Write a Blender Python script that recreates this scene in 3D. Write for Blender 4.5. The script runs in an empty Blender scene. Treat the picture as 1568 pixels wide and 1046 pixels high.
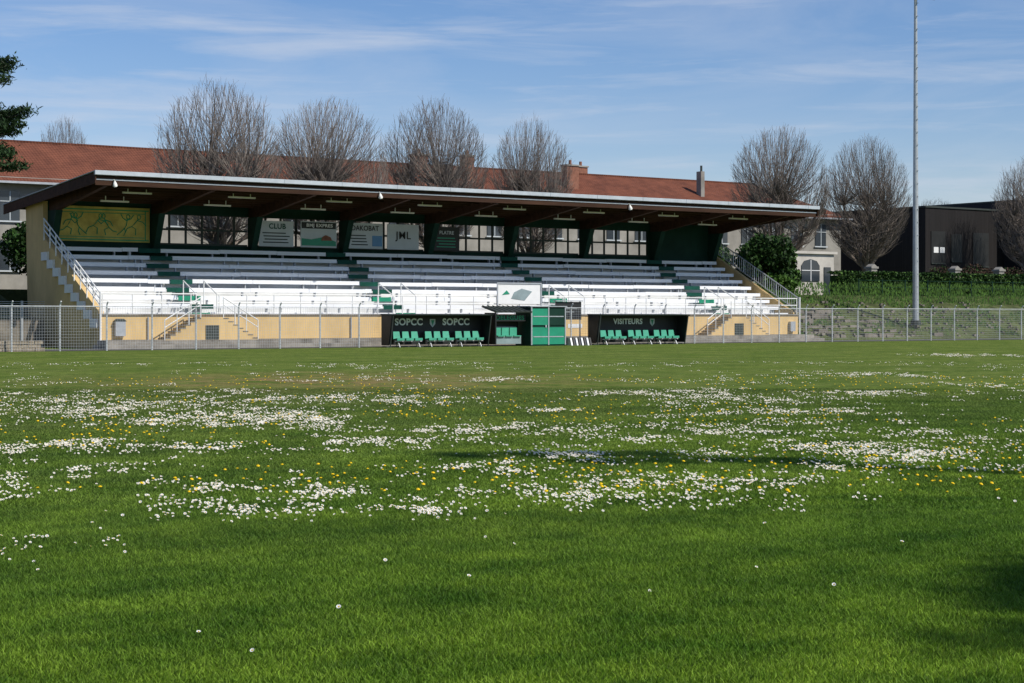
import bpy, math, random
from mathutils import Vector, Matrix, noise
random.seed(7)
R=random.random; U=random.uniform
scene=bpy.context.scene
# World axes: X runs along the grandstand, Y away from the pitch.
def W(x,d): return (x*.8216+d*.5701, -.5701*x+.8216*d)

# ---------------------------------------------------------------- materials
def new_mat(name):
    m=bpy.data.materials.new(name); m.use_nodes=True
    nt=m.node_tree; b=nt.nodes['Principled BSDF']; return m,nt,b
def mk(name,col,rough=.75,var=.18,scale=2.0,bump=.15,metal=0,bscale=None,stretch=(1,1,1)):
    m,nt,b=new_mat(name); N=nt.nodes; L=nt.links
    tc=N.new('ShaderNodeTexCoord'); mp=N.new('ShaderNodeMapping'); mp.inputs['Scale'].default_value=stretch
    L.new(tc.outputs['Object'],mp.inputs[0])
    n=N.new('ShaderNodeTexNoise'); n.inputs['Scale'].default_value=scale; n.inputs['Detail'].default_value=7; n.inputs['Roughness'].default_value=.65
    L.new(mp.outputs[0],n.inputs['Vector'])
    r=N.new('ShaderNodeValToRGB'); r.color_ramp.elements[0].position=.3; r.color_ramp.elements[1].position=.7
    r.color_ramp.elements[0].color=[c*(1-var) for c in col]+[1]; r.color_ramp.elements[1].color=[min(1,c*(1+var)) for c in col]+[1]
    L.new(n.outputs['Fac'],r.inputs[0]); L.new(r.outputs[0],b.inputs['Base Color'])
    b.inputs['Roughness'].default_value=rough; b.inputs['Metallic'].default_value=metal
    if rough>=.6: b.inputs['Specular IOR Level'].default_value=.15
    if bump:
        n2=N.new('ShaderNodeTexNoise'); n2.inputs['Scale'].default_value=bscale or scale*8; n2.inputs['Detail'].default_value=4
        L.new(mp.outputs[0],n2.inputs['Vector'])
        bp=N.new('ShaderNodeBump'); bp.inputs['Strength'].default_value=bump; bp.inputs['Distance'].default_value=.05
        L.new(n2.outputs['Fac'],bp.inputs['Height']); L.new(bp.outputs[0],b.inputs['Normal'])
    return m
def tint_random(m,amt=.35):
    nt=m.node_tree; N=nt.nodes; L=nt.links; b=N['Principled BSDF']
    g=N.new('ShaderNodeNewGeometry'); src=b.inputs['Base Color'].links[0].from_socket
    h=N.new('ShaderNodeHueSaturation'); mr=N.new('ShaderNodeMapRange')
    mr.inputs['To Min'].default_value=1-amt; mr.inputs['To Max'].default_value=1+amt
    L.new(g.outputs['Random Per Island'],mr.inputs['Value']); L.new(mr.outputs[0],h.inputs['Value'])
    L.new(src,h.inputs['Color']); L.new(h.outputs[0],b.inputs['Base Color'])
    return m
def roof_tile_mat():
    m,nt,b=new_mat('clay_tile'); N=nt.nodes; L=nt.links
    tc=N.new('ShaderNodeTexCoord')
    n=N.new('ShaderNodeTexNoise'); n.inputs['Scale'].default_value=.6; n.inputs['Detail'].default_value=9; n.inputs['Roughness'].default_value=.75
    L.new(tc.outputs['Object'],n.inputs['Vector'])
    r=N.new('ShaderNodeValToRGB'); e=r.color_ramp.elements
    e[0].position=.3; e[0].color=(.11,.042,.028,1); e[1].position=.72; e[1].color=(.27,.098,.058,1)
    L.new(n.outputs['Fac'],r.inputs[0])
    w=N.new('ShaderNodeTexWave'); w.inputs['Scale'].default_value=1.4; w.bands_direction='X'; w.inputs['Distortion'].default_value=.3
    w2=N.new('ShaderNodeTexWave'); w2.inputs['Scale'].default_value=1.1; w2.bands_direction='Y'; w2.wave_profile='SAW'
    L.new(tc.outputs['Object'],w.inputs['Vector']); L.new(tc.outputs['Object'],w2.inputs['Vector'])
    mx=N.new('ShaderNodeMix'); mx.data_type='RGBA'; mx.blend_type='MULTIPLY'; mx.inputs[0].default_value=.35
    L.new(r.outputs[0],mx.inputs[6]); L.new(w2.outputs['Color'],mx.inputs[7]); L.new(mx.outputs[2],b.inputs['Base Color'])
    ad=N.new('ShaderNodeMath'); L.new(w.outputs['Fac'],ad.inputs[0]); L.new(w2.outputs['Fac'],ad.inputs[1])
    bp=N.new('ShaderNodeBump'); bp.inputs['Strength'].default_value=.6; bp.inputs['Distance'].default_value=.08
    L.new(ad.outputs[0],bp.inputs['Height']); L.new(bp.outputs[0],b.inputs['Normal']); b.inputs['Roughness'].default_value=.9; b.inputs['Specular IOR Level'].default_value=.15
    return m
def grass_mat(name,blade=False):
    m,nt,b=new_mat(name); N=nt.nodes; L=nt.links
    g=N.new('ShaderNodeNewGeometry')
    def nz(scale,detail,rough=.6,st=(1,1,1),rz=0):
        mp=N.new('ShaderNodeMapping'); mp.inputs['Scale'].default_value=st; mp.inputs['Rotation'].default_value=(0,0,rz); L.new(g.outputs['Position'],mp.inputs[0])
        n=N.new('ShaderNodeTexNoise'); n.inputs['Scale'].default_value=scale; n.inputs['Detail'].default_value=detail; n.inputs['Roughness'].default_value=rough
        L.new(mp.outputs[0],n.inputs['Vector']); return n.outputs['Fac']
    def ramp(f,p0,c0,p1,c1):
        r=N.new('ShaderNodeValToRGB'); e=r.color_ramp.elements; e[0].position=p0; e[1].position=p1; e[0].color=(*c0,1); e[1].color=(*c1,1)
        L.new(f,r.inputs[0]); return r.outputs[0]
    def mix(f,a,c,bt='MIX'):
        x=N.new('ShaderNodeMix'); x.data_type='RGBA'; x.blend_type=bt
        if isinstance(f,float): x.inputs[0].default_value=f
        else: L.new(f,x.inputs[0])
        for s,v in ((6,a),(7,c)):
            if isinstance(v,tuple): x.inputs[s].default_value=(*v,1)
            else: L.new(v,x.inputs[s])
        return x.outputs[2]
    col=ramp(nz(.8,7,.70,(1,1.3,1)),.38,(.058,.138,.010),.63,(.185,.300,.028))
    big=ramp(nz(.16,5,.65,(.7,1.2,1)),.38,(.76,.82,.8),.64,(1.30,1.16,1.1))
    col=mix(1.0,col,big,'MULTIPLY')
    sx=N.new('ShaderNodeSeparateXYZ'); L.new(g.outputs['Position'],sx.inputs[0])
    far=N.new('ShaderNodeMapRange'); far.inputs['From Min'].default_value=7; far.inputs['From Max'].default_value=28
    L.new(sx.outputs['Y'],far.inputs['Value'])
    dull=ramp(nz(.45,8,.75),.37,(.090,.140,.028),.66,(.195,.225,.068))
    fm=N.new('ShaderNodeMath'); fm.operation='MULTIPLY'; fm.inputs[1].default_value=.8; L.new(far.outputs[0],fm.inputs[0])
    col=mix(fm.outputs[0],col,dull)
    # faint mowing bands parallel to the touchline
    wv=N.new('ShaderNodeTexWave'); wv.bands_direction='Y'; wv.inputs['Scale'].default_value=.085; wv.inputs['Distortion'].default_value=3; wv.inputs['Detail'].default_value=2; L.new(g.outputs['Position'],wv.inputs['Vector'])
    col=mix(1.0,col,ramp(wv.outputs['Fac'],.3,(.96,.965,.965),.7,(1.04,1.035,1.03)),'MULTIPLY')
    dv=N.new('ShaderNodeVectorMath'); dv.operation='DISTANCE'; dv.inputs[1].default_value=(20.6,37,0); L.new(g.outputs['Position'],dv.inputs[0])
    dm=N.new('ShaderNodeMapRange'); dm.inputs['From Min'].default_value=8.5; dm.inputs['From Max'].default_value=2; L.new(dv.outputs['Value'],dm.inputs['Value'])
    dn=ramp(nz(.9,5,.7),.40,(0,0,0),.6,(1,1,1))
    dmm=N.new('ShaderNodeMath'); dmm.operation='MULTIPLY'; L.new(dm.outputs[0],dmm.inputs[0]); L.new(dn,dmm.inputs[1])
    col=mix(dmm.outputs[0],col,(.27,.20,.09))
    if blade:
        hv=N.new('ShaderNodeHueSaturation')
        mr=N.new('ShaderNodeMapRange'); mr.inputs['To Min'].default_value=.5; mr.inputs['To Max'].default_value=1.75
        L.new(g.outputs['Random Per Island'],mr.inputs['Value']); L.new(mr.outputs[0],hv.inputs['Value']); L.new(col,hv.inputs['Color']); col=hv.outputs[0]
        b.inputs['Roughness'].default_value=.6; b.inputs['Specular IOR Level'].default_value=.2
        L.new(col,b.inputs['Base Color'])
        tr=N.new('ShaderNodeBsdfTranslucent'); L.new(col,tr.inputs['Color'])
        ms=N.new('ShaderNodeMixShader'); ms.inputs[0].default_value=.35
        L.new(b.outputs[0],ms.inputs[1]); L.new(tr.outputs[0],ms.inputs[2]); L.new(ms.outputs[0],N['Material Output'].inputs['Surface'])
    else:
        f1=ramp(nz(28,6,.8),.38,(.5,.52,.46),.64,(1.35,1.3,1.3))
        f2=ramp(nz(3.5,7,.8),.38,(.58,.63,.6),.64,(1.30,1.26,1.25))
        col=mix(1.0,mix(1.0,col,f1,'MULTIPLY'),f2,'MULTIPLY')
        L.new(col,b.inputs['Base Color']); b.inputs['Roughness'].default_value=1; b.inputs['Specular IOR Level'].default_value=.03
        bp=N.new('ShaderNodeBump'); bp.inputs['Strength'].default_value=.6; bp.inputs['Distance'].default_value=.04
        L.new(nz(35,4,.7),bp.inputs['Height']); L.new(bp.outputs[0],b.inputs['Normal'])
    return m

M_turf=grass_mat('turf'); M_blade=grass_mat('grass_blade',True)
M_asph=mk('asphalt',(.10,.097,.09),.95,.25,1.5,.3)
M_conc=mk('concrete',(.25,.23,.20),.9,.45,1.2,.3)
M_concD=mk('old_concrete',(.17,.15,.125),.95,.5,.9,.5)
M_yel=mk('yellow_render',(.62,.44,.21),.85,.20,.7,.15,stretch=(1,1,.4))
M_white=mk('white_paint',(.80,.80,.78),.5,.05,3,.03)
M_bench=mk('bench_board',(.82,.83,.85),.55,.10,1.2,.03,stretch=(.3,1,1))
M_riser=mk('painted_riser',(.68,.69,.69),.8,.22,.8,.1,stretch=(.4,1,1))
M_grnD=mk('dark_green_paint',(.008,.070,.050),.6,.25,2,.05)
M_grn=mk('green_paint',(.012,.25,.14),.45,.15,2,.03)
M_grnW=mk('green_wall',(.009,.036,.025),.7,.25,.8,.1)
M_wood=mk('brown_wood',(.050,.024,.014),.7,.4,1.5,.2,stretch=(.2,2,2))
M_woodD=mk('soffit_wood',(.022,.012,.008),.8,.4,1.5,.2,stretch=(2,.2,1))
M_zinc=mk('zinc_edge',(.46,.50,.54),.5,.14,2,.05,metal=.1)
M_galv=mk('galvanised_steel',(.42,.44,.46),.45,.15,4,.03,metal=.3)
M_post=mk('fence_steel',(.55,.57,.58),.5,.25,4,.03)
M_frame=mk('window_frame',(.05,.06,.055),.6,.1,3,0)
M_black=mk('black_panel',(.012,.013,.013),.55,.3,2,.05)
M_bark=mk('bark',(.17,.143,.122),.95,.25,2,0); tint_random(M_bark,.45)
M_tile=roof_tile_mat()
M_cream=mk('cream_render',(.29,.275,.245),.9,.28,.5,.1)
M_glass=mk('window_glass',(.04,.05,.06),.12,.3,.3,0)
M_brick=mk('brick_chimney',(.26,.12,.08),.9,.3,5,.3)
M_clad=mk('charcoal_cladding',(.020,.018,.018),.7,.35,1.5,.3,stretch=(6,6,.1))
M_cladB=mk('black_cladding',(.022,.022,.026),.6,.3,1.5,.3,stretch=(6,6,.1))
M_leafD=tint_random(mk('dark_leaf',(.024,.056,.012),.6,.3,1,0),.6)
M_leaf=tint_random(mk('green_leaf',(.062,.125,.020),.6,.3,1,0),.5)
M_leafR=tint_random(mk('russet_twigs',(.06,.038,.026),.8,.3,1,0),.5)
M_needle=tint_random(mk('needles',(.022,.045,.016),.6,.3,1,0),.6)
M_earth=mk('bank_earth_grass',(.075,.090,.030),.95,.55,.9,.6)
M_stone=mk('rubble_stone',(.33,.28,.21),.95,.4,3,.7)
M_petal=mk('daisy_petal',(.82,.82,.80),.6,.02,2,0)
M_yolk=mk('flower_yellow',(.80,.52,.01),.6,.05,2,0)
M_blue=mk('sign_blue',(.10,.25,.45),.5,.05,2,0)
M_sign=mk('sign_board',(.50,.54,.56),.5,.08,1,0)
M_lamp=mk('lamp_diffuser',(.75,.75,.70),.4,.03,2,0)
M_relief=mk('relief_yellow',(.55,.44,.12),.8,.3,1,.2)
M_reliefG=mk('relief_green',(.05,.33,.16),.6,.1,2,0)
M_poly=mk('clear_panel',(.25,.32,.33),.2,.2,2,0)

# ---------------------------------------------------------------- mesh builder
class MB:
    def __init__(s): s.v=[];s.f=[];s.m=[]
    def hexa(s,p,m=0):
        o=len(s.v); s.v+=[tuple(q) for q in p]
        for q in ((0,3,2,1),(4,5,6,7),(0,1,5,4),(1,2,6,5),(2,3,7,6),(3,0,4,7)):
            s.f.append([o+i for i in q]); s.m.append(m)
    def box(s,x0,x1,y0,y1,z0,z1,m=0):
        s.hexa([(x0,y0,z0),(x1,y0,z0),(x1,y1,z0),(x0,y1,z0),(x0,y0,z1),(x1,y0,z1),(x1,y1,z1),(x0,y1,z1)],m)
    def prism(s,prof,x0,x1,m=0):
        n=len(prof); o=len(s.v)
        s.v+=[(x0,y,z) for y,z in prof]+[(x1,y,z) for y,z in prof]
        s.f.append([o+i for i in range(n)]); s.m.append(m)
        s.f.append([o+n+i for i in reversed(range(n))]); s.m.append(m)
        for i in range(n):
            j=(i+1)%n; s.f.append([o+i,o+n+i,o+n+j,o+j]); s.m.append(m)
    def prismy(s,prof,y0,y1,m=0):
        n=len(prof); o=len(s.v)
        s.v+=[(x,y0,z) for x,z in prof]+[(x,y1,z) for x,z in prof]
        s.f.append([o+i for i in range(n)]); s.m.append(m)
        s.f.append([o+n+i for i in reversed(range(n))]); s.m.append(m)
        for i in range(n):
            j=(i+1)%n; s.f.append([o+i,o+n+i,o+n+j,o+j]); s.m.append(m)
    def poly(s,pts,m=0):
        o=len(s.v); s.v+=[tuple(p) for p in pts]; s.f.append(list(range(o,o+len(pts)))); s.m.append(m)
    def path(s,pts,rad,n=6,m=0,cap=True):
        o=len(s.v); pts=[Vector(p) for p in pts]
        for i,p in enumerate(pts):
            a=pts[max(0,i-1)]; b=pts[min(len(pts)-1,i+1)]; d=(b-a).normalized()
            u=d.cross(Vector((0,0,1)) if abs(d.z)<.9 else Vector((1,0,0))).normalized(); w=d.cross(u)
            for k in range(n):
                t=2*math.pi*k/n; s.v.append(tuple(p+(u*math.cos(t)+w*math.sin(t))*rad[i]))
        for i in range(len(pts)-1):
            for k in range(n):
                s.f.append([o+i*n+k,o+i*n+(k+1)%n,o+(i+1)*n+(k+1)%n,o+(i+1)*n+k]); s.m.append(m)
        if cap and n>3:
            s.f.append([o+k for k in range(n)]); s.m.append(m)
            s.f.append([o+(len(pts)-1)*n+k for k in reversed(range(n))]); s.m.append(m)
    def tube(s,a,b,r,n=6,m=0,r2=None): s.path([a,b],[r,r if r2 is None else r2],n,m)
    def leaf(s,p,z,m=0,asp=1.6):
        d=Vector((U(-1,1),U(-1,1),U(-1,1))).normalized(); e=d.cross(Vector((U(-1,1),U(-1,1),U(-1,1)))).normalized()
        p=Vector(p); d=d*z*asp*.5; e=e*z*.5
        s.poly([p-d,p+e,p+d,p-e],m)
    def mesh(s,name,mats,smooth=False):
        me=bpy.data.meshes.new(name); me.from_pydata(s.v,[],s.f)
        for x in mats: me.materials.append(x)
        me.polygons.foreach_set('material_index',s.m)
        if smooth: me.polygons.foreach_set('use_smooth',[True]*len(s.f))
        me.update(); return me
    def obj(s,name,mats,parent=None,smooth=False,loc=(0,0,0)):
        o=bpy.data.objects.new(name,s.mesh(name,mats,smooth)); scene.collection.objects.link(o); o.location=loc
        if parent: o.parent=parent
        return o
def empty(name,loc=(0,0,0)):
    o=bpy.data.objects.new(name,None); scene.collection.objects.link(o); o.location=loc; return o
def inst(name,me,loc,sc=(1,1,1),rz=0):
    o=bpy.data.objects.new(name,me); scene.collection.objects.link(o); o.location=loc; o.scale=sc; o.rotation_euler[2]=rz; return o
def text(name,body,size,loc,mat,parent,sx=1,bold=.022):
    c=bpy.data.curves.new(name,'FONT'); c.body=body; c.size=size; c.align_x='CENTER'; c.align_y='CENTER'; c.extrude=.004; c.offset=bold*size; c.space_character=1.08
    c.materials.append(mat); o=bpy.data.objects.new(name,c); scene.collection.objects.link(o)
    o.location=loc; o.rotation_euler=(math.radians(90),0,0); o.scale=(sx,1,1); o.parent=parent; return o

# ---------------------------------------------------------------- ground
g=MB()
g.poly([(-900,-900,0),(1500,-900,0),(1500,1500,0),(-900,1500,0)])
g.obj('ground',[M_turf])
g=MB(); g.poly([(-20,73.95,.004),(150,73.95,.004),(150,78.6,.004),(-20,78.6,.004)]); g.obj('asphalt_path',[M_asph])
def bank(name,x0,x1,prof,mat,step=.6,amp=.12):
    b=MB(); n=int((x1-x0)/step)+1
    for i in range(n):
        x=x0+(x1-x0)*i/(n-1)
        for (c,z) in prof:
            k=noise.noise(Vector((x*.5,c*.5,3)))*amp if z>.01 else 0
            b.v.append((x,c,z+k))
    P=len(prof)
    for i in range(n-1):
        for j in range(P-1):
            b.f.append([i*P+j,(i+1)*P+j,(i+1)*P+j+1,i*P+j+1]); b.m.append(0)
    return b.obj(name,[mat],smooth=True)
prof=[(78.0,-.05),(79,.35),(80,.7),(81,1.05),(82,1.4),(83,1.75),(84,2.05),(85,2.35),(86,2.6),(87,2.85),(88,3.0),(89,3.05)]
bank('grass_bank',76.2,150,prof,M_earth)
bank('grass_bank',-20,30,[(84,-.05),(85,.6),(86,1.2),(88,1.9),(89,2.2),(92,3.0)],M_earth)
b=MB(); b.poly([(-60,92,3),(30.2,92,3),(30.2,93,3),(76,93,3),(76,89,3.03),(240,89,3.03),(240,320,3),(-60,320,3)]); b.poly([(30.2,93,0),(76,93,0),(76,93,3),(30.2,93,3)])
b.obj('upper_terrain',[M_earth])
b=MB()
for r in range(6):
    c=78.5+r*.85; z=.32+r*.33; x=76.6+R()
    while x<89-r*1.3+U(-1,1):
        w=U(.4,1.8)
        if R()<.68:
            dz=U(-.1,.1); b.hexa([(x,c+U(-.05,.05),z-.35),(x+w*.95,c+U(-.05,.05),z-.35),(x+w*.95,c+.6,z-.35),(x,c+.6,z-.35),
                (x+U(0,.12),c+U(0,.12),z+dz),(x+w*.9,c+U(0,.12),z+dz+U(-.08,.05)),(x+w*.93,c+.6,z+dz),(x,c+.6,z+dz)],0)
        x+=w
for _ in range(420):
    x=U(77,100); c=U(78.4,85); z=(c-78)*.35; s=U(.06,.2); b.hexa([(x+i*s+U(-.3,.3)*s,c+j*s+U(-.3,.3)*s,z+k*s*.8) for i,j,k in ((0,0,0),(1,0,0),(1,1,0),(0,1,0),(0,0,1),(1,0,1),(1,1,1),(0,1,1))],0)
b.obj('stone_terrace_steps',[M_concD])
b=MB()
for _ in range(20000):
    x=U(76.5,125); c=U(78.6,89.5); k=noise.noise(Vector((x*.35,c*.6,9)))
    if k>(.1 if x<88 else -.05) or (c>85 and R()<.8):
        z=(c-78)*.34-.05; s=U(.04,.16)
        for q in range(2):
            dx=U(-s,s)*.7; b.poly([(x-.03,c,z),(x+.05,c,z),(x+dx,c+U(-.05,.05),z+s+.1)],0 if R()<.6 else 1)
b.obj('bank_weeds',[M_leaf,M_leafD])

# ---------------------------------------------------------------- grandstand
GS=empty('grandstand',(53,78,0))
def gs(mb,name,mats,smooth=False):
    o=mb.obj(name,mats,GS,smooth); o.matrix_parent_inverse=Matrix.Translation((-53,-78,0)); return o
A0,A1=30.57,75.7
w=MB(); w.box(A0,A1,78,78.2,.42,1.58)
w.prism([(78.2,0),(78.2,1.75),(85.8,5.6),(85.8,7.4),(88.4,7.3),(88.0,0)],A0-.02,A0+.22)
w.prism([(78.2,0),(78.2,1.75),(85.8,5.6),(85.8,7.4),(88.4,7.3),(88.0,0)],A1-.2,A1+.02)
gs(w,'front_and_side_walls',[M_yel])
w=MB(); w.box(A0-.4,A1+.6,76.3,78,0,.2); w.box(A0-.2,A1+.3,76.9,78,.2,.40); w.box(A0-.03,A1+.03,77.93,78.25,1.58,1.66)
gs(w,'base_steps_and_coping',[M_conc])
NR=9; aisles=[36.0,47.3,58.5,70.0]
t=MB(); p=MB(); a_=MB(); sp=MB()
for i in range(NR):
    c=78.25+i*.83; z=1.3+i*.42
    t.box(A0+.23,A1-.21,c+.002*i,c+.83 if i<NR-1 else 85.75,z-.5,z,0)
    shs=[(-.3,.25,-.05)[(i+j)%3] for j in range(4)]
    xs=[A0+.5]+sum([[x-.62+s_,x+.62+s_] for x,s_ in zip(aisles,shs)],[])+[A1-.5]
    for k in range(0,len(xs),2):
        x=xs[k]
        while x<xs[k+1]-.05:
            e=min(x+3.4,xs[k+1]); d=U(-.018,.018); dy=U(-.02,.02)
            p.box(x,e-.02,c+.14+dy,c+.36+dy,z+.36+d,z+.42+d)
            p.box(x,e-.02,c+.10+dy,c+.138+dy,z+.22+d,z+.42+d)
            for q in (x+.4,e-.4): sp.box(q-.03,q+.03,c+.17,c+.34,z,z+.36)
            x=e
    for j,x in enumerate(aisles):
        bright=(i in (0,2))
        x=x+shs[j]
        a_.box(x-.6,x+.6,c+.08,c+.40,z+.34,z+.41,1 if bright else 0)
        a_.box(x-.6,x+.6,c+.05,c+.079,z+.18,z+.41,1 if bright else 0)
        a_.box(x-.5,x+.5,c-.27,c-.001,z-.42,z-.2,2)
gs(t,'tiers',[M_riser]); gs(p,'bench_boards',[M_bench]); gs(sp,'bench_supports',[M_galv]); gs(a_,'aisle_steps',[M_grnD,M_grn,M_riser])
w=MB(); w.box(A0+.22,A1-.2,85.8,86.0,4.6,5.32); w.box(A0+.22,A1-.2,85.8,86.0,6.95,7.56); w.box(70.1,A1-.2,85.8,86,5.32,6.95); w.box(A0+.22,36.4,85.8,86,5.32,6.95)
gs(w,'back_wall',[M_grnW])
frames=[36.5+5.65*i for i in range(7)]
fr=MB(); ra=MB()
for x in [A0+.4]+frames+[A1-.4]:
    fr.prism([(85.78,5.1),(85.35,5.1),(84.6,6.9),(85.78,6.9)],x-.17,x+.17)
    ra.prism([(85.79,6.9),(84.6,6.9),(78.35,7.72),(78.35,8.02),(85.79,7.52)],x-.11,x+.11)
for x in frames[:-1]:
    for k in range(1,6): 
        q=x+k*5.65/6; fr.box(q-.055,q+.055,85.85,85.92,5.32,6.95,1)
    fr.box(x+.17,x+5.48,85.84,85.93,6.1,6.2,1); fr.box(x+.17,x+5.48,85.83,85.94,5.32,5.42,1)
gs(fr,'columns_and_window_bars',[M_grnW,M_frame])
for k in range(8):
    c=79.2+k*.85; zz=8.07-.0687*(c-77.9); ra.box(30.35,77.3,c,c+.09,zz-.16,zz-.01)
gs(ra,'rafters_and_purlins',[M_wood])
rf=MB()
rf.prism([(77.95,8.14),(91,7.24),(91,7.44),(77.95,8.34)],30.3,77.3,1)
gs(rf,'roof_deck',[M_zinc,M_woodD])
rf=MB(); rf.prism([(77.8,8.20),(77.8,8.40),(91.1,7.49),(91.1,7.45),(77.95,8.35),(77.95,8.18)],30.2,77.4,0)
for k in range(15): rf.box(30.2+k*3.3,30.23+k*3.3,77.785,77.8,8.2,8.4,0)
gs(rf,'roof_edge_flashing',[M_zinc])
rf=MB(); rf.box(30.3,77.3,78.02,78.08,7.72,8.13); rf.prism([(77.9,7.80),(91,6.95),(91,7.44),(77.9,8.3)],30.24,30.298,0); rf.prism([(77.9,7.80),(91,6.95),(91,7.44),(77.9,8.3)],77.302,77.36,0)
rf.box(30.3,77.3,77.99,78.018,7.96,8.02,1)
gs(rf,'fascia_boards',[M_wood,M_galv])
lm=MB()
for n in range(-1,7):
    x=39+5.65*n
    for c,zz in ((80.3,7.55),(83.2,7.3)):
        if A0<x<A1: lm.box(x-.75,x+.75,c,c+.13,zz,zz+.08); lm.box(x-.5,x-.46,c+.04,c+.08,zz+.08,zz+.3); lm.box(x+.46,x+.5,c+.04,c+.08,zz+.08,zz+.3)
gs(lm,'strip_lights',[M_lamp])
fl=MB()
for x in (31.2,45.7,62.3):
    fl.path([(x,77.9,7.95),(x,77.85,7.80),(x,77.82,7.70),(x,77.8,7.64)],[.03,.09,.12,.07],8,0); fl.tube((x,78,8.0),(x,77.9,7.95),.03)
gs(fl,'eave_lamps',[M_lamp],True)
rp=MB(); rp.box(30.95,36.25,85.68,85.78,5.4,7.2,0)
for z in (5.47,7.02): rp.box(31.0,36.2,85.66,85.679,z,z+.06,1)
for z in (5.62,6.87): rp.box(31.2,36.0,85.66,85.679,z,z+.035,1)
for x in (31.15,35.98): rp.box(x,x+.05,85.655,85.679,5.53,7.02,1)
def limb(*pts): rp.path([(x,85.65,z) for x,z in pts],[.026]*len(pts),5,1)
def fig(x,s,L_):
    P=lambda a,b:(x+s*a,5.72+b)
    limb(*[P(.30+.10*math.cos(q*.8),1.0+.12*math.sin(q*.8)) for q in range(9)])
    for body in L_: limb(*[P(a,b) for a,b in body])
poses=[[[(.25,.88),(.12,.6),(.0,.42),(.25,.3),(.18,.02)],[(.0,.42),(-.2,.25),(-.42,.2)],[(.22,.8),(.42,.6),(.58,.75)],[(.2,.8),(-.08,.72),(-.2,.5)]],
 [[(.25,.88),(.2,.55),(.1,.4),(.15,.2),(.05,.0)],[(.1,.4),(-.1,.2),(-.3,.05)],[(.22,.8),(.45,.9),(.6,1.1)],[(.22,.8),(.0,.95),(-.1,1.15)]],
 [[(.25,.88),(.05,.65),(-.1,.5),(.12,.38),(.1,.05)],[(-.1,.5),(-.35,.4),(-.5,.1)],[(.22,.82),(.5,.75),(.7,.55)]]]
for k,x in enumerate((31.75,32.5,33.25,34.0,34.75,35.35)): fig(x,1 if k%2==0 or k>3 else -1,poses[k%3])
gs(rp,'relief_panel',[M_relief,M_reliefG])
rl=MB()
x=A0+.1
while x<A1:
    rl.tube((x,78.08,1.6),(x,78.08,2.62),.028); x+=1.5
segs=[A0]+sum([[q-.55,q+.55] for q in (36.0,70.0)],[])+[A1]
for k in range(0,len(segs),2):
    for z in (2.62,2.2): rl.tube((segs[k],78.08,z),(segs[k+1],78.08,z),.03)
for x in (segs[1],segs[2],segs[3],segs[4],46.6,48.0,57.8,59.2):
    rl.tube((x,78.08,1.6),(x,78.08,2.62),.03); rl.tube((x,78.08,2.62),(x,79.6,3.3),.028); rl.tube((x,79.6,2.1),(x,79.6,3.3),.028)
for x in (A0-.05,):
    zz=lambda c:1.75+(c-78.2)*.5066
    for h in (1.0,.72,.44): rl.tube((x,78.0,zz(78)+h),(x,85.6,zz(85.6)+h),.034)
    for k in range(10): c=78+k*.84; rl.tube((x,c,zz(c)-.1),(x,c,zz(c)+1.0),.03)
    rl.tube((x,77.95,.2),(x,77.95,2.7),.05)
rl.tube((A1+.1,77.95,.2),(A1+.1,77.95,2.7),.05)
gs(rl,'white_railings',[M_white])
rl=MB()
x=A1+.05; zz=lambda c:1.75+(c-78.2)*.5066
for h in (1.0,.15): rl.tube((x,78.0,zz(78)+h),(x,85.6,zz(85.6)+h),.035,6,1)
for k in range(38): c=78+k*.2; rl.tube((x,c,zz(c)+.15),(x,c,zz(c)+1.0),.016 if k%5 else .035,5,1)
gs(rl,'side_guard_rail',[M_grnW,M_galv])
sk=MB()
for i in range(NR):
    c=78.25+i*.83; z=1.3+i*.42
    sk.box(A0-.16,A0-.03,c,c+.83,z-.3,z+.12)
gs(sk,'side_stair_edge',[M_white])
st=MB(); sr=MB()
for xc in (35.8,69.9):
    n=7
    for s in (-1,1):
        for i in range(n):
            x0=xc+s*(.6+i*.26); x1=x0+s*.26; top=1.5-(i+.5)*.16
            st.box(min(x0,x1),max(x0,x1),77.0,77.9,.4,top,0)
            st.box(min(x0,x1)-.01,max(x0,x1)+.01,76.98,77.9,top+.001,top+.04,1)
        pa=(xc+s*.6,77.02,2.45); pb=(xc+s*2.45,77.02,1.35)
        sr.tube(pa,pb,.028); sr.tube((pa[0],77.02,2.1),(pb[0],77.02,1.0),.022)
        for f in (0,.33,.66,1): xx=pa[0]+(pb[0]-pa[0])*f; zz_=pa[2]+(pb[2]-pa[2])*f; sr.tube((xx,77.02,zz_-1.0),(xx,77.02,zz_),.025)
    st.box(xc-.6,xc+.6,77.0,77.92,.4,1.5,2); st.box(xc-.35,xc+.35,76.97,76.999,.42,1.1,3)
gs(st,'entrance_steps',[M_yel,M_conc,M_yel,M_frame]); gs(sr,'entrance_handrails',[M_white])
ad=MB()
ad.box(42.4,44.5,85.25,85.29,5.35,6.75,0); ad.box(44.95,47.2,85.25,85.29,5.35,6.8,0); ad.box(45.0,47.15,85.23,85.249,6.4,6.75,2); ad.prismy([(45.0,5.45),(47.15,5.45),(47.15,5.7),(46.4,5.95),(45.6,5.8),(45.0,5.85)],85.23,85.249,3)
ad.prismy([(46.2,5.75),(46.9,5.75),(46.8,5.95),(46.5,6.05),(46.3,5.95)],85.21,85.229,6)
ad.box(47.85,50.2,85.25,85.29,5.35,6.8,0); ad.box(50.5,52.6,85.25,85.29,5.35,6.8,0); ad.box(53.6,55.4,85.25,85.29,5.35,6.75,2); ad.box(49.5,50.15,85.23,85.249,5.5,6.1,4)
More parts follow.
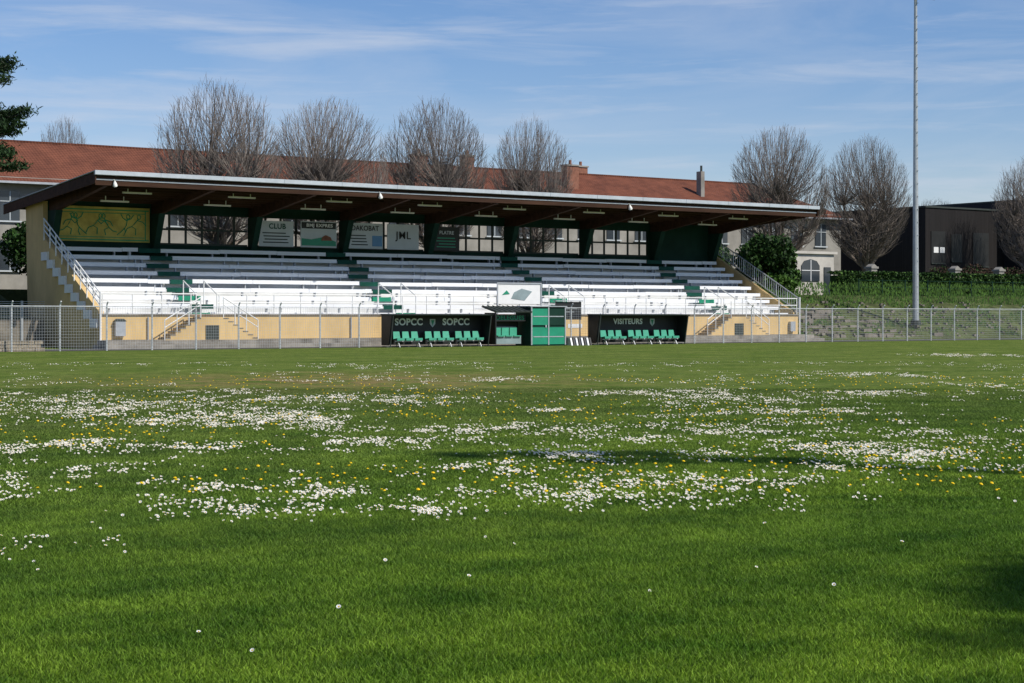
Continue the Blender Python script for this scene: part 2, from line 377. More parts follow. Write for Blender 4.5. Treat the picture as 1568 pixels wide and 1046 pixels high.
for (x0,x1) in ((42.6,44.3),(48.0,49.3),(53.8,55.2)):
    for z in (5.55,5.72,5.89,6.06): ad.box(x0+U(0,.2),x1-U(0,.3),85.235,85.249,z,z+.06,5 if x0<50 else 3)
gs(ad,'advert_boards',[M_sign,M_white,M_black,M_grn,M_blue,M_frame,M_brick])
def gt(name,body,size,loc,mat,sx=1,bold=.022):
    o=text(name,body,size,loc,mat,GS,sx,bold); o.matrix_parent_inverse=Matrix.Translation((-53,-78,0)); return o
gt('sign_text_dakobat','DAKOBAT',.40,(49.03,85.22,6.5),M_black,.9,.012); gt('sign_text_jml','JML',.62,(51.55,85.22,6.15),M_black,1.0,.006)
gt('sign_text_express','BMJ EXPRES',.25,(46.1,85.2,6.57),M_white,1.2); gt('sign_text_club','CLUB',.4,(43.5,85.23,6.45),M_grnD); gt('sign_text_dark','PLATRE',.28,(54.5,85.23,6.4),M_sign)
ut=MB()
ut.box(31.2,31.7,77.75,77.99,.6,1.3,0); ut.prismy([(31.15,1.3),(31.75,1.3),(31.6,1.42),(31.3,1.42)],77.73,77.99,1)
ut.box(74.9,75.3,77.8,77.99,.6,1.2,0); ut.tube((32.9,77.93,.4),(32.9,77.93,1.5),.04,6,0); ut.tube((44,77.93,.4),(44,77.93,1.5),.04,6,0)
gs(ut,'utility_boxes',[M_galv,M_frame])
bn=MB(); bn.box(53.1,56.0,77.9,77.93,2.2,3.35,0); bn.box(53.05,56.05,77.86,77.899,3.3,3.38,1); bn.box(53.05,53.12,77.86,77.899,1.66,3.3,1); bn.box(55.98,56.05,77.86,77.899,1.66,3.3,1)
bn.prismy([(54.0,2.5),(54.9,2.4),(55.4,2.9),(54.7,3.05),(54.2,2.85)],77.88,77.899,2); bn.prismy([(53.4,2.7),(53.9,2.75),(53.7,2.95)],77.88,77.899,3)
gs(bn,'club_banner',[M_white,M_galv,M_poly,M_grn])

# ---------------------------------------------------------------- perimeter fence
f=MB(); x=29.27-2.16*8
CF=74.0
while x<150:
    if not (43.5<x<54.2):
        f.path([(x,CF,0),(x,CF,1.95),(x,CF-.06,2.1),(x,CF-.16,2.2)],[.04,.04,.036,.032],6,0)
    x+=2.16
for (s,e) in ((12,43.4),(54.2,150)):
    for k in range(15): f.box(s,e,CF-.05,CF-.043,.08+k*.13,.087+k*.13,1)
    f.tube((s,CF-.05,1.98),(e,CF-.05,1.98),.02,5,0)
    q=s
    while q<e: f.box(q,q+.007,CF-.054,CF-.0505,.05,1.95,1); q+=.12
f.obj('mesh_fence',[M_post,M_galv])
f=MB()
for k in range(16):
    x=91+k*2.4; f.tube((x,87.6,2.7),(x,87.6,4.2),.04,6,0)
for z in (3.1,3.6,4.1): f.box(91,128,87.6,87.62,z,z+.02,0)
f.obj('green_fence',[M_grnW])
b=MB(); 
for r in range(3):
    x=8
    while x<26.2:
        w_=U(.25,.6); b.box(x,x+w_-.02,74.35+U(-.02,.02),74.8,r*.16,r*.16+.15); x+=w_
b.obj('low_stone_wall',[M_stone])
b=MB(); b.box(8,29.9,83.8,84,0,1.4,0)
for k in range(10): b.box(8+k*2.3,8.1+k*2.3,83.7,83.79,0,2.3,1)
for k in range(9): b.box(8,29.9,83.74,83.76,1.45+k*.1,1.47+k*.1,1)
b.obj('retaining_wall',[M_concD,M_galv])

# ---------------------------------------------------------------- dugouts
M_seat=mk('seat_plastic',(.06,.34,.22),.4,.15,2,0)
def dugout(name,x0,x1,words,groups):
    y0,y1=72.7,73.85; E=empty(name,((x0+x1)/2,73.2,0)); inv=Matrix.Translation(-E.location)
    def ch(mb,n,m,s=False): o=mb.obj(n,m,E,s); o.matrix_parent_inverse=inv
    b=MB(); b.box(x0,x1,y1-.04,y1,.12,1.6,0)
    b.prism([(y0+.1,1.56),(y1,1.601),(y1,1.66),(y0+.05,1.62)],x0-.05,x1+.05,1)
    for x in (x0,x1-.03): b.prism([(y1-.041,.1),(y1-.041,1.59),(y0+.15,1.55),(y0+.45,.1)],x,x+.03,0)
    for x in (x0+.03,x1-.09): b.path([(x+.03,y0+.4,0),(x+.03,y0+.1,1.55)],[.03,.03],6,1)
    b.box(x0,x1,y1-.5,y1-.05,0,.06,1)
    ch(b,'shelter_shell',[M_black,M_frame])
    s=MB(); fr_=MB()
    for gx,n in groups:
        for k in range(n):
            x=gx+k*.52
            s.hexa([(x+.03,73.05,.40),(x+.46,73.05,.40),(x+.44,73.42,.36),(x+.05,73.42,.36),(x+.03,73.05,.46),(x+.46,73.05,.46),(x+.44,73.42,.42),(x+.05,73.42,.42)],0)
            s.hexa([(x+.04,73.42,.38),(x+.45,73.42,.38),(x+.45,73.47,.38),(x+.04,73.47,.38),(x+.07,73.50,.78),(x+.42,73.50,.78),(x+.42,73.55,.78),(x+.07,73.55,.78)],0)
            s.box(x+.03,x+.46,73.04,73.06,.34,.46,0)
        fr_.box(gx,gx+n*.52,73.2,73.26,.28,.33,0)
        for x in (gx+.2,gx+n*.52-.2): fr_.path([(x,73.05,0),(x,73.23,.3),(x,73.45,0)],[.025]*3,5,0)
    ch(s,'seats',[M_seat]); ch(fr_,'seat_frame',[M_galv])
    for i,(wd,x,sz,mt) in enumerate(words):
        o=text('lettering_%d'%i,wd,sz,(x,y1-.06,1.24),mt,E,1.05,.035); o.matrix_parent_inverse=inv
    c=MB(); xm=(x0+x1)/2+ (0 if len(words)>1 else 1.3)
    c.prismy([(xm-.16,1.4),(xm+.16,1.4),(xm+.16,1.15),(xm,.98),(xm-.16,1.15)],y1-.06,y1-.041,0); c.prismy([(xm-.1,1.34),(xm+.1,1.34),(xm,1.06)],y1-.07,y1-.0605,1)
    ch(c,'club_crest',[M_sign,M_grn])
    return E
dugout('home_dugout',43.4,49.3,[('SOPCC',44.95,.46,M_white),('SOPCC',47.75,.46,M_white)],[(43.8,3),(45.65,3),(47.45,3)])
dugout('visitors_dugout',56.2,62.4,[('VISITEURS',58.9,.40,M_white)],[(56.7,3),(58.6,3),(60.4,3)])
K=empty('officials_kiosk',(51.7,73,0)); inv=Matrix.Translation(-K.location)
def kc(mb,n,m): o=mb.obj(n,m,K); o.matrix_parent_inverse=inv
b=MB(); b.box(49.55,51.6,73.8,73.85,.1,1.6,0); b.prism([(72.75,1.72),(74.0,2.0),(74.0,2.06),(72.72,1.78)],49.45,51.75,1)
for k in range(8): b.path([(49.5+k*.31,72.72,1.80),(49.5+k*.31,74.0,2.09)],[.02,.02],4,1)
b.box(49.5,49.56,72.8,73.8,.1,1.72,0); b.box(49.55,51.6,73.1,73.12,1.28,1.62,0); b.box(49.75,51.3,73.1,73.6,.12,.5,2); b.box(49.75,51.3,73.55,73.6,.5,1.0,2)
kc(b,'shelter',[M_black,M_frame,M_poly])
b=MB()
b.box(51.72,53.95,72.84,74.2,.0,2.02,1); 
for i in range(2):
    for j in range(2):
        b.box(51.8+i*1.09,52.78+i*1.09,72.8,72.839,.08+j*1.0,.96+j*.97,0 if (j==0 or i==0) else 2)
for j in (.45,1.5): b.box(51.86,53.8,72.785,72.799,j,j+.05,3)
b.box(52.80,52.87,72.78,72.838,.05,2.0,3); b.box(51.72,51.79,72.78,72.838,.05,2.0,3); b.box(53.88,53.95,72.78,72.838,.05,2.0,3); b.box(51.65,54.02,72.76,74.3,2.021,2.07,3)
b.box(52.62,52.7,72.77,72.799,.95,1.08,3)
kc(b,'door_cabin',[M_grn,M_grnW,M_grnW,M_galv])
o=text('lettering','DELEGUES',.3,(50.6,73.09,1.45),M_reliefG,K,1.2); o.matrix_parent_inverse=inv
s=MB()
for k in range(3): s.box(49.8+k*.5,50.24+k*.5,73.0,73.4,.5,.55,0); s.box(49.8+k*.5,50.24+k*.5,73.4,73.45,.5,.95,0)
kc(s,'seats',[M_seat])
b=MB(); b.box(54.4,56.1,74.3,74.34,1.35,2.3,0); b.tube((54.45,74.36,0),(54.45,74.36,2.35),.04,6,1); b.tube((56.05,74.36,0),(56.05,74.36,2.35),.04,6,1); b.box(54.35,56.15,74.2,74.5,2.33,2.38,1)
b.box(54.7,55.8,74.28,74.299,1.95,2.0,2); b.box(54.8,55.6,74.28,74.299,1.75,1.78,2)
b.obj('notice_board',[M_black,M_galv,M_sign])
b=MB()
for k in range(8): b.hexa([(54.4+k*.18,72.9,0),(54.5+k*.18,72.9,0),(54.5+k*.18,73.3,0),(54.4+k*.18,73.3,0),(54.45+k*.18,73.1,.4),(54.55+k*.18,73.1,.4),(54.55+k*.18,73.35,.4),(54.45+k*.18,73.35,.4)],k%2)
b.box(54.35,55.9,73.36,73.4,0,.42,1); b.obj('striped_bench',[M_white,M_black])

# ---------------------------------------------------------------- floodlight masts
def mast(name,x,y,z0,h,rz=0,arms=((0,1.25),(1.7,1.25))):
    m=MB()
    m.path([(0,0,0),(0,0,.35)],[.34,.34],12,1)
    m.path([(0,0,.35+(h-.35)*i/8) for i in range(9)],[.22-.125*i/8 for i in range(9)],12,0)
    for i in range(1,28): m.box(-.03,.03,-.24,-.1,i*h/28,i*h/28+.03,0)
    for dz_,hw in arms:
        zz_=h-.3-dz_
        m.box(-hw,hw,-.06,.06,zz_,zz_+.12,0)
        for k in range(4):
            xx=-hw*.87+k*hw*.58; m.hexa([(xx-.25,-.5,zz_-.3),(xx+.25,-.5,zz_-.3),(xx+.2,-.15,zz_-.05),(xx-.2,-.15,zz_-.05),(xx-.25,-.35,zz_+.2),(xx+.25,-.35,zz_+.2),(xx+.2,-.05,zz_+.2),(xx-.2,-.05,zz_+.2)],1)
    o=m.obj(name,[M_galv,M_frame],smooth=False,loc=(x,y,z0)); o.rotation_euler[2]=rz; return o
mast('floodlight_mast',88.5,80,.9,24.2)
mx,my=W(21.2,7.8); mast('floodlight_mast',mx,my,0,24.2,math.radians(-30))

# ---------------------------------------------------------------- long school building
S=empty('school_building',(60,115,3)); inv=Matrix.Translation(-S.location)
def sc_(mb,n,m): o=mb.obj(n,m,S); o.matrix_parent_inverse=inv
b=MB(); b.box(0,112,110,121,3,10.5,0); b.box(-.1,112.1,109.8,121.2,10.3,10.5,0); sc_(b,'walls',[M_cream])
b=MB()
e0,e1=-.5,112.7
b.poly([(e0,109.3,10.2),(e1,109.3,10.2),(106.5,115.5,13.35),(e0,115.5,13.35)],0); b.poly([(e1,109.3,10.2),(e1,121.7,10.2),(106.5,115.5,13.35)],0)
b.poly([(e1,121.7,10.2),(e0,121.7,10.2),(e0,115.5,13.35),(106.5,115.5,13.35)],0); b.poly([(e0,109.3,10.17),(e0,121.7,10.17),(e1,121.7,10.17),(e1,109.3,10.17)],1)
b.box(e0,106.5,115.4,115.6,13.31,13.45,0); sc_(b,'tiled_roof',[M_tile,M_cream])
b=MB(); x=1.5
while x<111:
    for z in (7.7,4.5):
        b.box(x,x+1.3,109.93,109.99,z,z+1.9,0); b.box(x-.12,x+1.42,109.85,109.92,z-.12,z-.02,1)
        b.box(x+.62,x+.68,109.88,109.925,z,z+1.9,1); b.box(x,x+1.3,109.88,109.925,z+1.2,z+1.25,1)
    x+=2.9
b.box(e0,e1,109.15,109.28,10.05,10.19,2)
sc_(b,'windows_and_gutter',[M_glass,M_sign,M_galv])
b=MB()
for x,c,w_,t_ in ((68.5,111.5,1.1,13.7),(74.0,113,.8,14.0),(83.5,112.5,1.2,13.7),(87.2,115.8,.9,14.0)):
    b.box(x,x+w_,c,c+.8,11,t_,0); b.box(x-.08,x+w_+.08,c-.08,c+.88,t_,t_+.12,1)
    b.tube((x+w_/2,c+.4,t_+.12),(x+w_/2,c+.4,t_+.5),.12,8,0)
b.box(97.6,98.0,112.3,112.9,11.5,13.9,1); b.tube((97.8,112.5,13.9),(97.8,112.5,14.4),.1,6,2)
sc_(b,'chimneys',[M_brick,M_cream,M_frame])
S=empty('white_lodge',(95,97,3)); inv=Matrix.Translation(-S.location)
b=MB(); b.box(92.8,97.0,96,100,3,6.3,0); b.box(92.6,97.2,95.8,100.2,6.3,6.5,0); b.box(97.0,97.4,96,100,3,4.6,0); sc_(b,'walls',[mk('pale_render',(.48,.45,.40),.9,.2,.8,.1)])
b=MB(); b.prismy([(93.5,4.2),(95.4,4.2),(95.4,5.4),(95.1,5.75),(94.45,5.9),(93.8,5.75),(93.5,5.4)],95.93,95.99,0)
b.box(94.42,94.48,95.9,95.929,4.2,5.85,1); b.box(93.5,95.4,95.9,95.929,5.0,5.05,1); b.box(95.9,96.6,95.93,95.99,3.1,5.3,0)
sc_(b,'windows',[M_glass,M_white])
S=empty('modern_building',(125,108,3)); inv=Matrix.Translation(-S.location)
b=MB(); b.box(116.3,126.7,104,118,3,11.05,0); b.box(126.7,155,102,120,3,11.9,1); b.box(116.2,126.7,103.9,118.1,11.05,11.2,2); b.box(126.65,155.1,101.9,120.1,11.9,12.05,2); sc_(b,'volumes',[M_clad,M_cladB,M_frame])
b=MB()
for x0,x1,z0,z1 in ((117,118.8,6.2,9.0),(119.6,121.0,6.4,8.8),(122.5,124.6,6.0,9.0),(117,125,3.4,5.2)):
    b.box(x0,x1,103.94,103.99,z0,z1,0); b.box(x0,x1,103.9,103.939,z0-.1,z0,1)
for k in range(2): b.box(117.3+k*.8,117.9+k*.8,103.92,103.935,7.1,7.6,2)  # bright reflections on the dark windows, painted in as small white panels
sc_(b,'windows',[M_black,M_frame,M_white])
for x in (96.5,105.8,111.0):
    b=MB(); b.box(-.3,.3,-.3,.3,0,2.1,0); b.box(-.38,.38,-.38,.38,2.1,2.25,0); b.prismy([(-.3,2.25),(.3,2.25),(0,2.45)],-.3,.3,0); b.obj('gate_pillar',[M_cream],loc=(x,91.6,3))
b=MB(); b.box(14,29,96,101,2.5,5.4,0); b.prism([(95.6,5.4),(101.4,5.4),(98.5,6.9)],13.7,29.3,1); b.box(22,23.4,95.93,95.99,3.4,4.7,2); b.box(17,19,95.93,95.99,3.4,4.7,2)
b.obj('garden_shed',[M_concD,M_tile,M_glass])

# ---------------------------------------------------------------- hedges and shrubs
def hedge(name,x0,x1,y0,y1,z0,z1,n,s,mats,core=True,jit=0):
    h=MB()
    if core: h.box(x0+.15,x1-.15,y0+.2,y1-.2,z0,z1-.25,0)
    for _ in range(n):
        x=U(x0,x1); top=z1+(.14+jit)*noise.noise(Vector((x*.9,1,2)))+.1*noise.noise(Vector((x*3,1,2)))
        q=R()
        if q<.6: p_=(x,y0+U(-.05,.2)+.1*noise.noise(Vector((x*2,z0*2,5))),U(z0,top))
        else: p_=(x,U(y0,y1),top-abs(random.gauss(0,.1+jit*.5))+.05)
        h.leaf(p_,U(.6,1.3)*s,0 if R()<.8 else 1)
    return h.obj(name,mats)
hedge('clipped_hedge',91.3,128,90,91.1,3,4.75,17000,.13,[M_leafD,M_leaf])
hedge('clipped_hedge',8,29.6,90,91.2,2.2,4.5,8000,.12,[M_leafD,M_leafD])
hedge('russet_hedge',108,125,95,96.5,3,5.4,7000,.12,[M_leafR,M_leafD],True,.7)
def shrub(name,x,y,z,rx,rz,n,s,mats,lobes=14):
    h=MB(); L_=[]
    for k in range(5): h.path([(0,0,0),(U(-.3,.3),U(-.3,.3),rz*.5),(U(-1,1)*rx*.5,U(-1,1)*rx*.5,rz*1.2)],[.09,.06,.03],5,2)
    for _ in range(lobes):
        t=U(0,6.28); e=U(-.6,1); rr=U(.35,.8); L_.append((Vector((math.cos(t)*rr*rx*math.cos(e),math.sin(t)*rr*rx*math.cos(e),rz+math.sin(e)*rr*rz)),U(.3,.5)*rx))
    for _ in range(n):
        c,r=random.choice(L_); d=Vector((random.gauss(0,1),random.gauss(0,1),random.gauss(0,1))).normalized()*r*U(.7,1.12)
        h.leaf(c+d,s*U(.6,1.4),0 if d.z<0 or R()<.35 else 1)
    return h.obj(name,mats,loc=(x,y,z))
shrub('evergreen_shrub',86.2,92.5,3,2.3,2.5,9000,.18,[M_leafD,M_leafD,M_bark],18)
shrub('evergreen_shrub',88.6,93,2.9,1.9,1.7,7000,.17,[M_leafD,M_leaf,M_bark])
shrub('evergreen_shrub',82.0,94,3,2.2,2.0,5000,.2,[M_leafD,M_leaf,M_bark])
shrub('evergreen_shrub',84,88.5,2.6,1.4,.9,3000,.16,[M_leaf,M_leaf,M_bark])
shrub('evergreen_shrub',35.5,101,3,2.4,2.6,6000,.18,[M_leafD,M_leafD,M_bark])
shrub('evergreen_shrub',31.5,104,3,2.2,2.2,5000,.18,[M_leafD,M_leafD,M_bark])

# ---------------------------------------------------------------- bare pollarded trees
def bare_tree(seed,n=1050):
    random.seed(seed); t=MB(); C=Vector((0,0,8.0)); RX=3.75; RZ=4.95
    t.path([(0,0,-.3),(.05,0,1.2),(-.05,.05,2.2),(0,0,3.0)],[.34,.27,.25,.26],9,0)
    knots=[]
    for k in range(15):
        az=k*2.4+U(-.3,.3); out=(.75,.45,.62)[k%3]*U(.85,1.1) if k else .05
        e=Vector((math.cos(az)*out*3.2,math.sin(az)*out*3.2,U(4.8,8.6)-out*1.6)); s=Vector((0,0,U(1.9,3.0)))
        pts=[]
        for i in range(6):
            f_=i/5; p_=s.lerp(e,f_)+Vector((math.cos(az),math.sin(az),0))*math.sin(f_*3.14)*.3+Vector((U(-.1,.1),U(-.1,.1),0)); pts.append(p_)
        t.path(pts,[.18,.15,.125,.10,.085,.065],6,0); knots+=pts[1:]+[pts[-1]]*2
    sd_=Vector((seed*3.1,0,0))
    for _ in range(n):
        az=U(0,6.2832); sz=U(-.8,1); cz=math.sqrt(1-sz*sz)
        d=Vector((math.cos(az)*cz,math.sin(az)*cz,sz))
        rr=U(.93,1.0)+.07*noise.noise(d*2.2+sd_)
        if R()<.2: rr*=U(.6,.95)
        T=C+Vector((d.x*RX,d.y*RX,d.z*RZ))*rr
        best=min(random.sample(knots,12),key=lambda q:(T-q).length+max(0,q.z-T.z+1.2)*3)
        ho=Vector((d.x,d.y,0))
        mid=best.lerp(T,.5)+ho*U(.15,.5)+Vector((U(-.12,.12),U(-.12,.12),-.2))
        q1=best.lerp(mid,.5)+ho*.15; q2=mid.lerp(T,.5)+ho*.10
        r=U(.011,.021)
        t.path([best,q1,mid,q2,T],[r*1.6,r*1.2,r*.85,r*.65,r*.45],3,0)
        for j in range(3):
            f_=U(0,1); p_=mid.lerp(q2,f_) if R()<.3 else q2.lerp(T,f_*.9)
            e=p_+(T-mid).normalized()*U(.3,.65)+Vector((U(-.3,.3),U(-.3,.3),U(-.05,.2)))
            t.path([p_,e],[r*.5,r*.3],3,0)
    return t.mesh('bare_tree_%d'%seed,[M_bark])
T=[bare_tree(s) for s in (11,12,13)]
random.seed(5)
def put(i,x,y,top,width,z=3): inst('bare_linden_tree',T[i],(x,y,z),(width/7.5,width/7.5,(top-z)/12.95),U(0,6))
put(0,46.0,98,16.1,8.0); put(1,53.6,98,15.7,7.9); put(2,61.7,98,16.1,7.5); put(0,69.6,98,15.3,6.1)
put(1,93.2,98,16.4,7.8); put(2,102.6,98,16.0,7.2); put(0,123.2,98,15.5,7.0)
put(1,158,140,15.5,9); put(2,46.8,127,16.6,5); put(2,126,134,15.0,7)

def conifer(seed):
    random.seed(seed); t=MB(); t.path([(0,0,0),(.1,0,5),(0,.1,10),(0,0,14.8)],[.32,.25,.15,.03],8,0)
    for z,ln in ((7.4,1.3),(8.2,2.6),(8.8,2.6),(10.0,3.4),(10.6,3.5),(11.2,1.6),(12.3,2.1),(12.9,2.5),(13.7,1.3),(14.4,.8)):
        nb=9
        for k in range(nb):
            az=k*6.283/nb+U(-.3,.3); L_=ln*U(.7,1.1); D=Vector((math.cos(az),math.sin(az),0))
            P=[Vector((0,0,z))+D*L_*f_+Vector((0,0,.35*f_*f_*1.2-.15*f_)) for f_ in (0,.35,.7,1)]
            t.path(P,[.07,.05,.035,.015],5,0)
            for _ in range(int(210*L_)):
                f_=R()**.6; c=P[0].lerp(P[3],f_)+Vector((0,0,.1)); sp_=.36*(1.1-f_*.6)
                p_=c+Vector((random.gauss(0,sp_),random.gauss(0,sp_),random.gauss(0,.13)))
                t.leaf(p_,U(.04,.09),1,4.5)
    return t.mesh('conifer_%d'%seed,[M_bark,M_needle])
CM=conifer(3)
inst('conifer_tree',CM,(24.6,80.0,0))
cx,cy=W(16.2,2.4); inst('conifer_tree',CM,(cx,cy,0),(1,1,1),1.3)

# ---------------------------------------------------------------- grass blades and flowers (instanced)
random.seed(21)
def scatter(name,pts,src_mesh):
    me=bpy.data.meshes.new(name); me.from_pydata([p[:3] for p in pts],[],[])
    a=me.attributes.new('rot','FLOAT_VECTOR','POINT'); a.data.foreach_set('vector',[c for p in pts for c in p[3:6]])
    a=me.attributes.new('scl','FLOAT','POINT'); a.data.foreach_set('value',[p[6] for p in pts])
    o=bpy.data.objects.new(name,me); scene.collection.objects.link(o)
    col=bpy.data.collections.new(name+'_source'); so=bpy.data.objects.new(name+'_unit',src_mesh); col.objects.link(so)
    ng=bpy.data.node_groups.new(name,'GeometryNodeTree')
    ng.interface.new_socket('Geometry',in_out='INPUT',socket_type='NodeSocketGeometry'); ng.interface.new_socket('Geometry',in_out='OUTPUT',socket_type='NodeSocketGeometry')
    N=ng.nodes; L=ng.links; gi=N.new('NodeGroupInput'); go=N.new('NodeGroupOutput'); ip=N.new('GeometryNodeInstanceOnPoints'); ci=N.new('GeometryNodeCollectionInfo')
    ci.inputs['Collection'].default_value=col
    r=N.new('GeometryNodeInputNamedAttribute'); r.data_type='FLOAT_VECTOR'; r.inputs['Name'].default_value='rot'
    s=N.new('GeometryNodeInputNamedAttribute'); s.data_type='FLOAT'; s.inputs['Name'].default_value='scl'
    L.new(gi.outputs[0],ip.inputs['Points']); L.new(ci.outputs[0],ip.inputs['Instance']); L.new(r.outputs['Attribute'],ip.inputs['Rotation']); L.new(s.outputs['Attribute'],ip.inputs['Scale'])
    L.new(ip.outputs[0],go.inputs[0]); md=o.modifiers.new('scatter','NODES'); md.node_group=ng
    return o
TS=.5
def turf_tile(name,n,hmin,hmax,w0,w1):
    v=[];f=[]
    for _ in range(n):
        x=U(-.5,.5)*TS; y=U(-.5,.5)*TS; h=U(hmin,hmax); wd=U(w0,w1); la=U(0,6.28); ln=U(.3,1.1)*h; ra_=U(0,6.28)
        dx,dy=math.cos(ra_)*wd,math.sin(ra_)*wd; lx,ly=math.cos(la)*ln,math.sin(la)*ln
        o=len(v); v+=[(x-dx,y-dy,0),(x+dx,y+dy,0),(x+dx*.8+lx*.35,y+dy*.8+ly*.35,h*.6),(x-dx*.8+lx*.35,y-dy*.8+ly*.35,h*.6),(x+lx,y+ly,h)]
        f+=[[o,o+1,o+2,o+3],[o+3,o+2,o+4]]
    me=bpy.data.meshes.new(name); me.from_pydata(v,[],f); me.materials.append(M_blade); return me
near=turf_tile('turf_tile_near',2400,.014,.042,.0016,.0034); mid=turf_tile('turf_tile_mid',1000,.012,.034,.003,.005)
pn=[];pm=[]
for ix in range(-20,90):
    for iy in range(-30,80):
        X=ix*TS; Y=iy*TS
        x=X*.8216-Y*.5701; d=X*.5701+Y*.8216
        if 5<d<37 and abs(x)<.33*d+1.6:
            (pn if d<14 else pm).append((X,Y,0,0,0,random.choice((0,1,2,3))*math.pi/2,1))
scatter('grass_blades',pn,near); scatter('grass_blades.001',pm,mid)
dz=MB(); n=9
dz.path([(0,0,0),(.003,0,.045)],[.0012,.001],3,2)
for k in range(n):
    a0=2*math.pi*k/n; a1=a0+2*math.pi/n*.92; am=(a0+a1)/2
    dz.poly([(.003*math.cos(am),.003*math.sin(am),.046),(.0105*math.cos(a0),.0105*math.sin(a0),.049),(.0125*math.cos(am),.0125*math.sin(am),.050),(.0105*math.cos(a1),.0105*math.sin(a1),.049)],0)
dz.path([(0,0,.045),(0,0,.0505),(0,0,.052)],[.0035,.003,.001],6,1)
daisy=dz.mesh('daisy',[M_petal,M_yolk,M_blade])
dd=MB(); dd.path([(0,0,0),(.004,0,.06)],[.0018,.0016],3,1); dd.path([(0,0,.058),(0,0,.066),(0,0,.074)],[.007,.018,.008],9,0)
dand=dd.mesh('dandelion',[M_yolk,M_blade])
patches=[
 (90,615,45,11),(160,628,55,10),(50,690,60,9),(120,683,60,8),(255,645,60,9),(400,642,90,14),(380,615,50,7),(150,722,38,10),(610,615,70,6),(765,582,40,3),(490,755,60,10),
 (450,786,60,8),(235,793,22,5),(860,762,95,15),(660,785,45,9),(1040,603,130,4),(1330,695,110,14),(1190,745,70,8),(985,675,50,6),(890,664,18,6),(560,680,90,8),(480,648,50,8),
 (20,842,40,4),(170,835,12,3),(360,785,60,8),(1330,575,60,3),(1510,592,60,4),(1450,700,60,6),(1240,685,60,6),(20,735,40,4),(245,742,25,5),(330,690,100,7),(690,665,60,6),(770,658,60,4),
 (930,605,50,4),(1120,612,60,4),(1290,602,80,3),(1000,745,70,6),(880,700,90,8),(720,715,80,8),(1290,720,60,7),(1530,722,50,6),(1130,663,60,5),(1230,632,70,4),(330,602,60,4),(20,605,30,4),(1370,648,16,3),(1420,665,40,4),(860,632,40,4),(1080,755,60,7),(380,750,80,7),(610,785,60,6),(1340,605,80,3),(1480,545,80,2),(1100,700,60,6),(500,610,60,5)]
pts=[]
def add_daisy(x,d):
    X,Y=W(x,d); pts.append((X,Y,0,U(.15,.85),U(-.35,.35),U(-.9,.5),U(.75,1.15)))
for (px,py,hw,hh) in patches:
    d0=4187/(py-483); x0=(px-784)/2650*d0; rx=hw/2650*d0; rd=max(.35,hh*d0*d0/4187)
    n=int(min(1300,rx*rd*3.14*180)) if d0<30 else int(min(900,rx*rd*3.14*75))
    cl=[(random.gauss(0,.62)*rx,random.gauss(0,.62)*rd,U(.03,.12)) for _ in range(max(7,int(n/16)))]
    for k in range(n):
        c=random.choice(cl); s_=c[2] if R()<.82 else .4
        add_daisy(x0+c[0]+random.gauss(0,s_),d0+c[1]+random.gauss(0,s_*1.3))
c=0
while c<9500:
    d=math.sqrt(U(14**2,58*58)) if R()<.5 else U(13.8,34); x=U(-1,1)*(.36*d+1); X,Y=W(x,d)
    k=noise.noise(Vector((X*.2,Y*.2,0)))+.7*noise.noise(Vector((X*.7,Y*.7,4)))
    if k>.12 or R()<.04:
        for _ in range(random.randint(1,9)): add_daisy(x+random.gauss(0,.09),d+random.gauss(0,.12)); c+=1
for _ in range(14): d=U(8,14); add_daisy(U(-.33,.33)*d,d)
scatter('daisies',pts,daisy)
pts=[]
for _ in range(2500):
    d=math.sqrt(U(15*15,44*44)) if R()<.7 else U(15,28); x=U(-1,1)*(.35*d+1); X,Y=W(x,d)
    if noise.noise(Vector((X*.2,Y*.2,7)))>-.08: pts.append((X,Y,0,U(-.2,.5),U(-.2,.2),U(-.5,.5),U(.6,1.1)))
scatter('dandelions',pts,dand)

# ---------------------------------------------------------------- light, sky
EL=math.radians(45); sd=Vector((.426*math.cos(EL),-.905*math.cos(EL),math.sin(EL)))
sl=bpy.data.lights.new('sun','SUN'); sl.energy=4.5; sl.angle=math.radians(.5); sl.color=(1,.95,.86)
so=bpy.data.objects.new('sun',sl); scene.collection.objects.link(so); so.rotation_euler=sd.to_track_quat('Z','Y').to_euler(); so.location=(0,0,60)
wd=bpy.data.worlds.new('World'); scene.world=wd; wd.use_nodes=True; nt=wd.node_tree; N=nt.nodes; L=nt.links
bg=N['Background']; sk=N.new('ShaderNodeTexSky'); sk.sky_type='NISHITA'; sk.sun_disc=False; sk.sun_elevation=EL; sk.sun_rotation=math.radians(154.8); sk.air_density=1.0; sk.dust_density=.2; sk.ozone_density=3.0
hs=N.new('ShaderNodeHueSaturation'); hs.inputs['Saturation'].default_value=1.22; L.new(sk.outputs[0],hs.inputs['Color'])
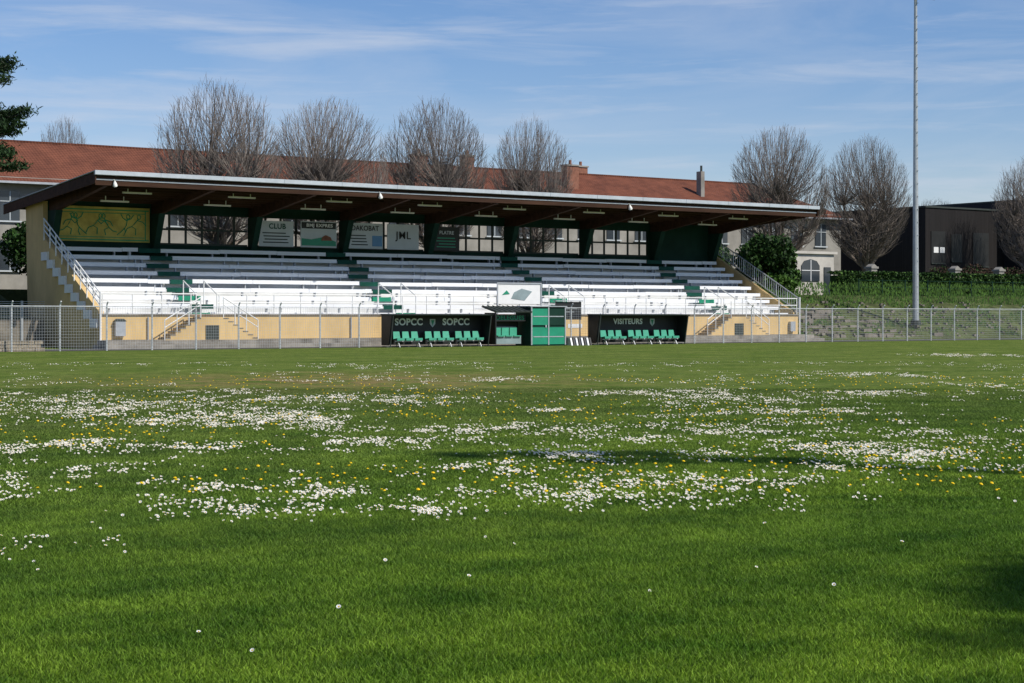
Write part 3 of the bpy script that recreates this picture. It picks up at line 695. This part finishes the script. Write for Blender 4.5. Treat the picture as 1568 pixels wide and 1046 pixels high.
tn=N.new('ShaderNodeMix'); tn.data_type='RGBA'; tn.blend_type='MULTIPLY'; tn.inputs[0].default_value=1; tn.inputs[7].default_value=(1.03,.95,1.06,1); L.new(hs.outputs[0],tn.inputs[6])
tc=N.new('ShaderNodeTexCoord')
def cloud(scale,st,rot,p0,p1,mx,dist=.7):
    mp=N.new('ShaderNodeMapping'); mp.inputs['Rotation'].default_value=rot; mp.inputs['Scale'].default_value=st; L.new(tc.outputs['Generated'],mp.inputs[0])
    n=N.new('ShaderNodeTexNoise'); n.inputs['Scale'].default_value=scale; n.inputs['Detail'].default_value=9; n.inputs['Roughness'].default_value=.6; n.inputs['Distortion'].default_value=dist; L.new(mp.outputs[0],n.inputs['Vector'])
    r=N.new('ShaderNodeValToRGB'); e=r.color_ramp.elements; e[0].position=p0; e[0].color=(0,0,0,1); e[1].position=p1; e[1].color=(mx,mx,mx,1); L.new(n.outputs['Fac'],r.inputs[0]); return r.outputs[0]
c1=cloud(1.5,(2.5,2.5,13),(math.radians(4),math.radians(-6),math.radians(34.76)),.44,.80,.42)
c2=cloud(2.8,(2.2,2.2,26),(math.radians(6),math.radians(-14),math.radians(34.76)),.50,.74,.42,.5)
am=N.new('ShaderNodeMath'); am.use_clamp=True; L.new(c1,am.inputs[0]); L.new(c2,am.inputs[1])
mx_=N.new('ShaderNodeMix'); mx_.data_type='RGBA'; L.new(am.outputs[0],mx_.inputs[0]); L.new(tn.outputs[2],mx_.inputs[6]); mx_.inputs[7].default_value=(5.8,6.3,7.3,1)
L.new(mx_.outputs[2],bg.inputs['Color']); bg.inputs['Strength'].default_value=.105

# ---------------------------------------------------------------- camera
cam=bpy.data.cameras.new('camera'); co=bpy.data.objects.new('camera',cam); scene.collection.objects.link(co)
cam.lens=60.84; cam.sensor_width=36; cam.shift_y=-40/1568; cam.clip_end=5000; cam.clip_start=.1
co.location=(0,0,1.58); co.rotation_euler=(math.radians(90),0,math.radians(-34.76)); scene.camera=co
scene.view_settings.view_transform='Standard'; scene.view_settings.look='None'; scene.view_settings.exposure=0
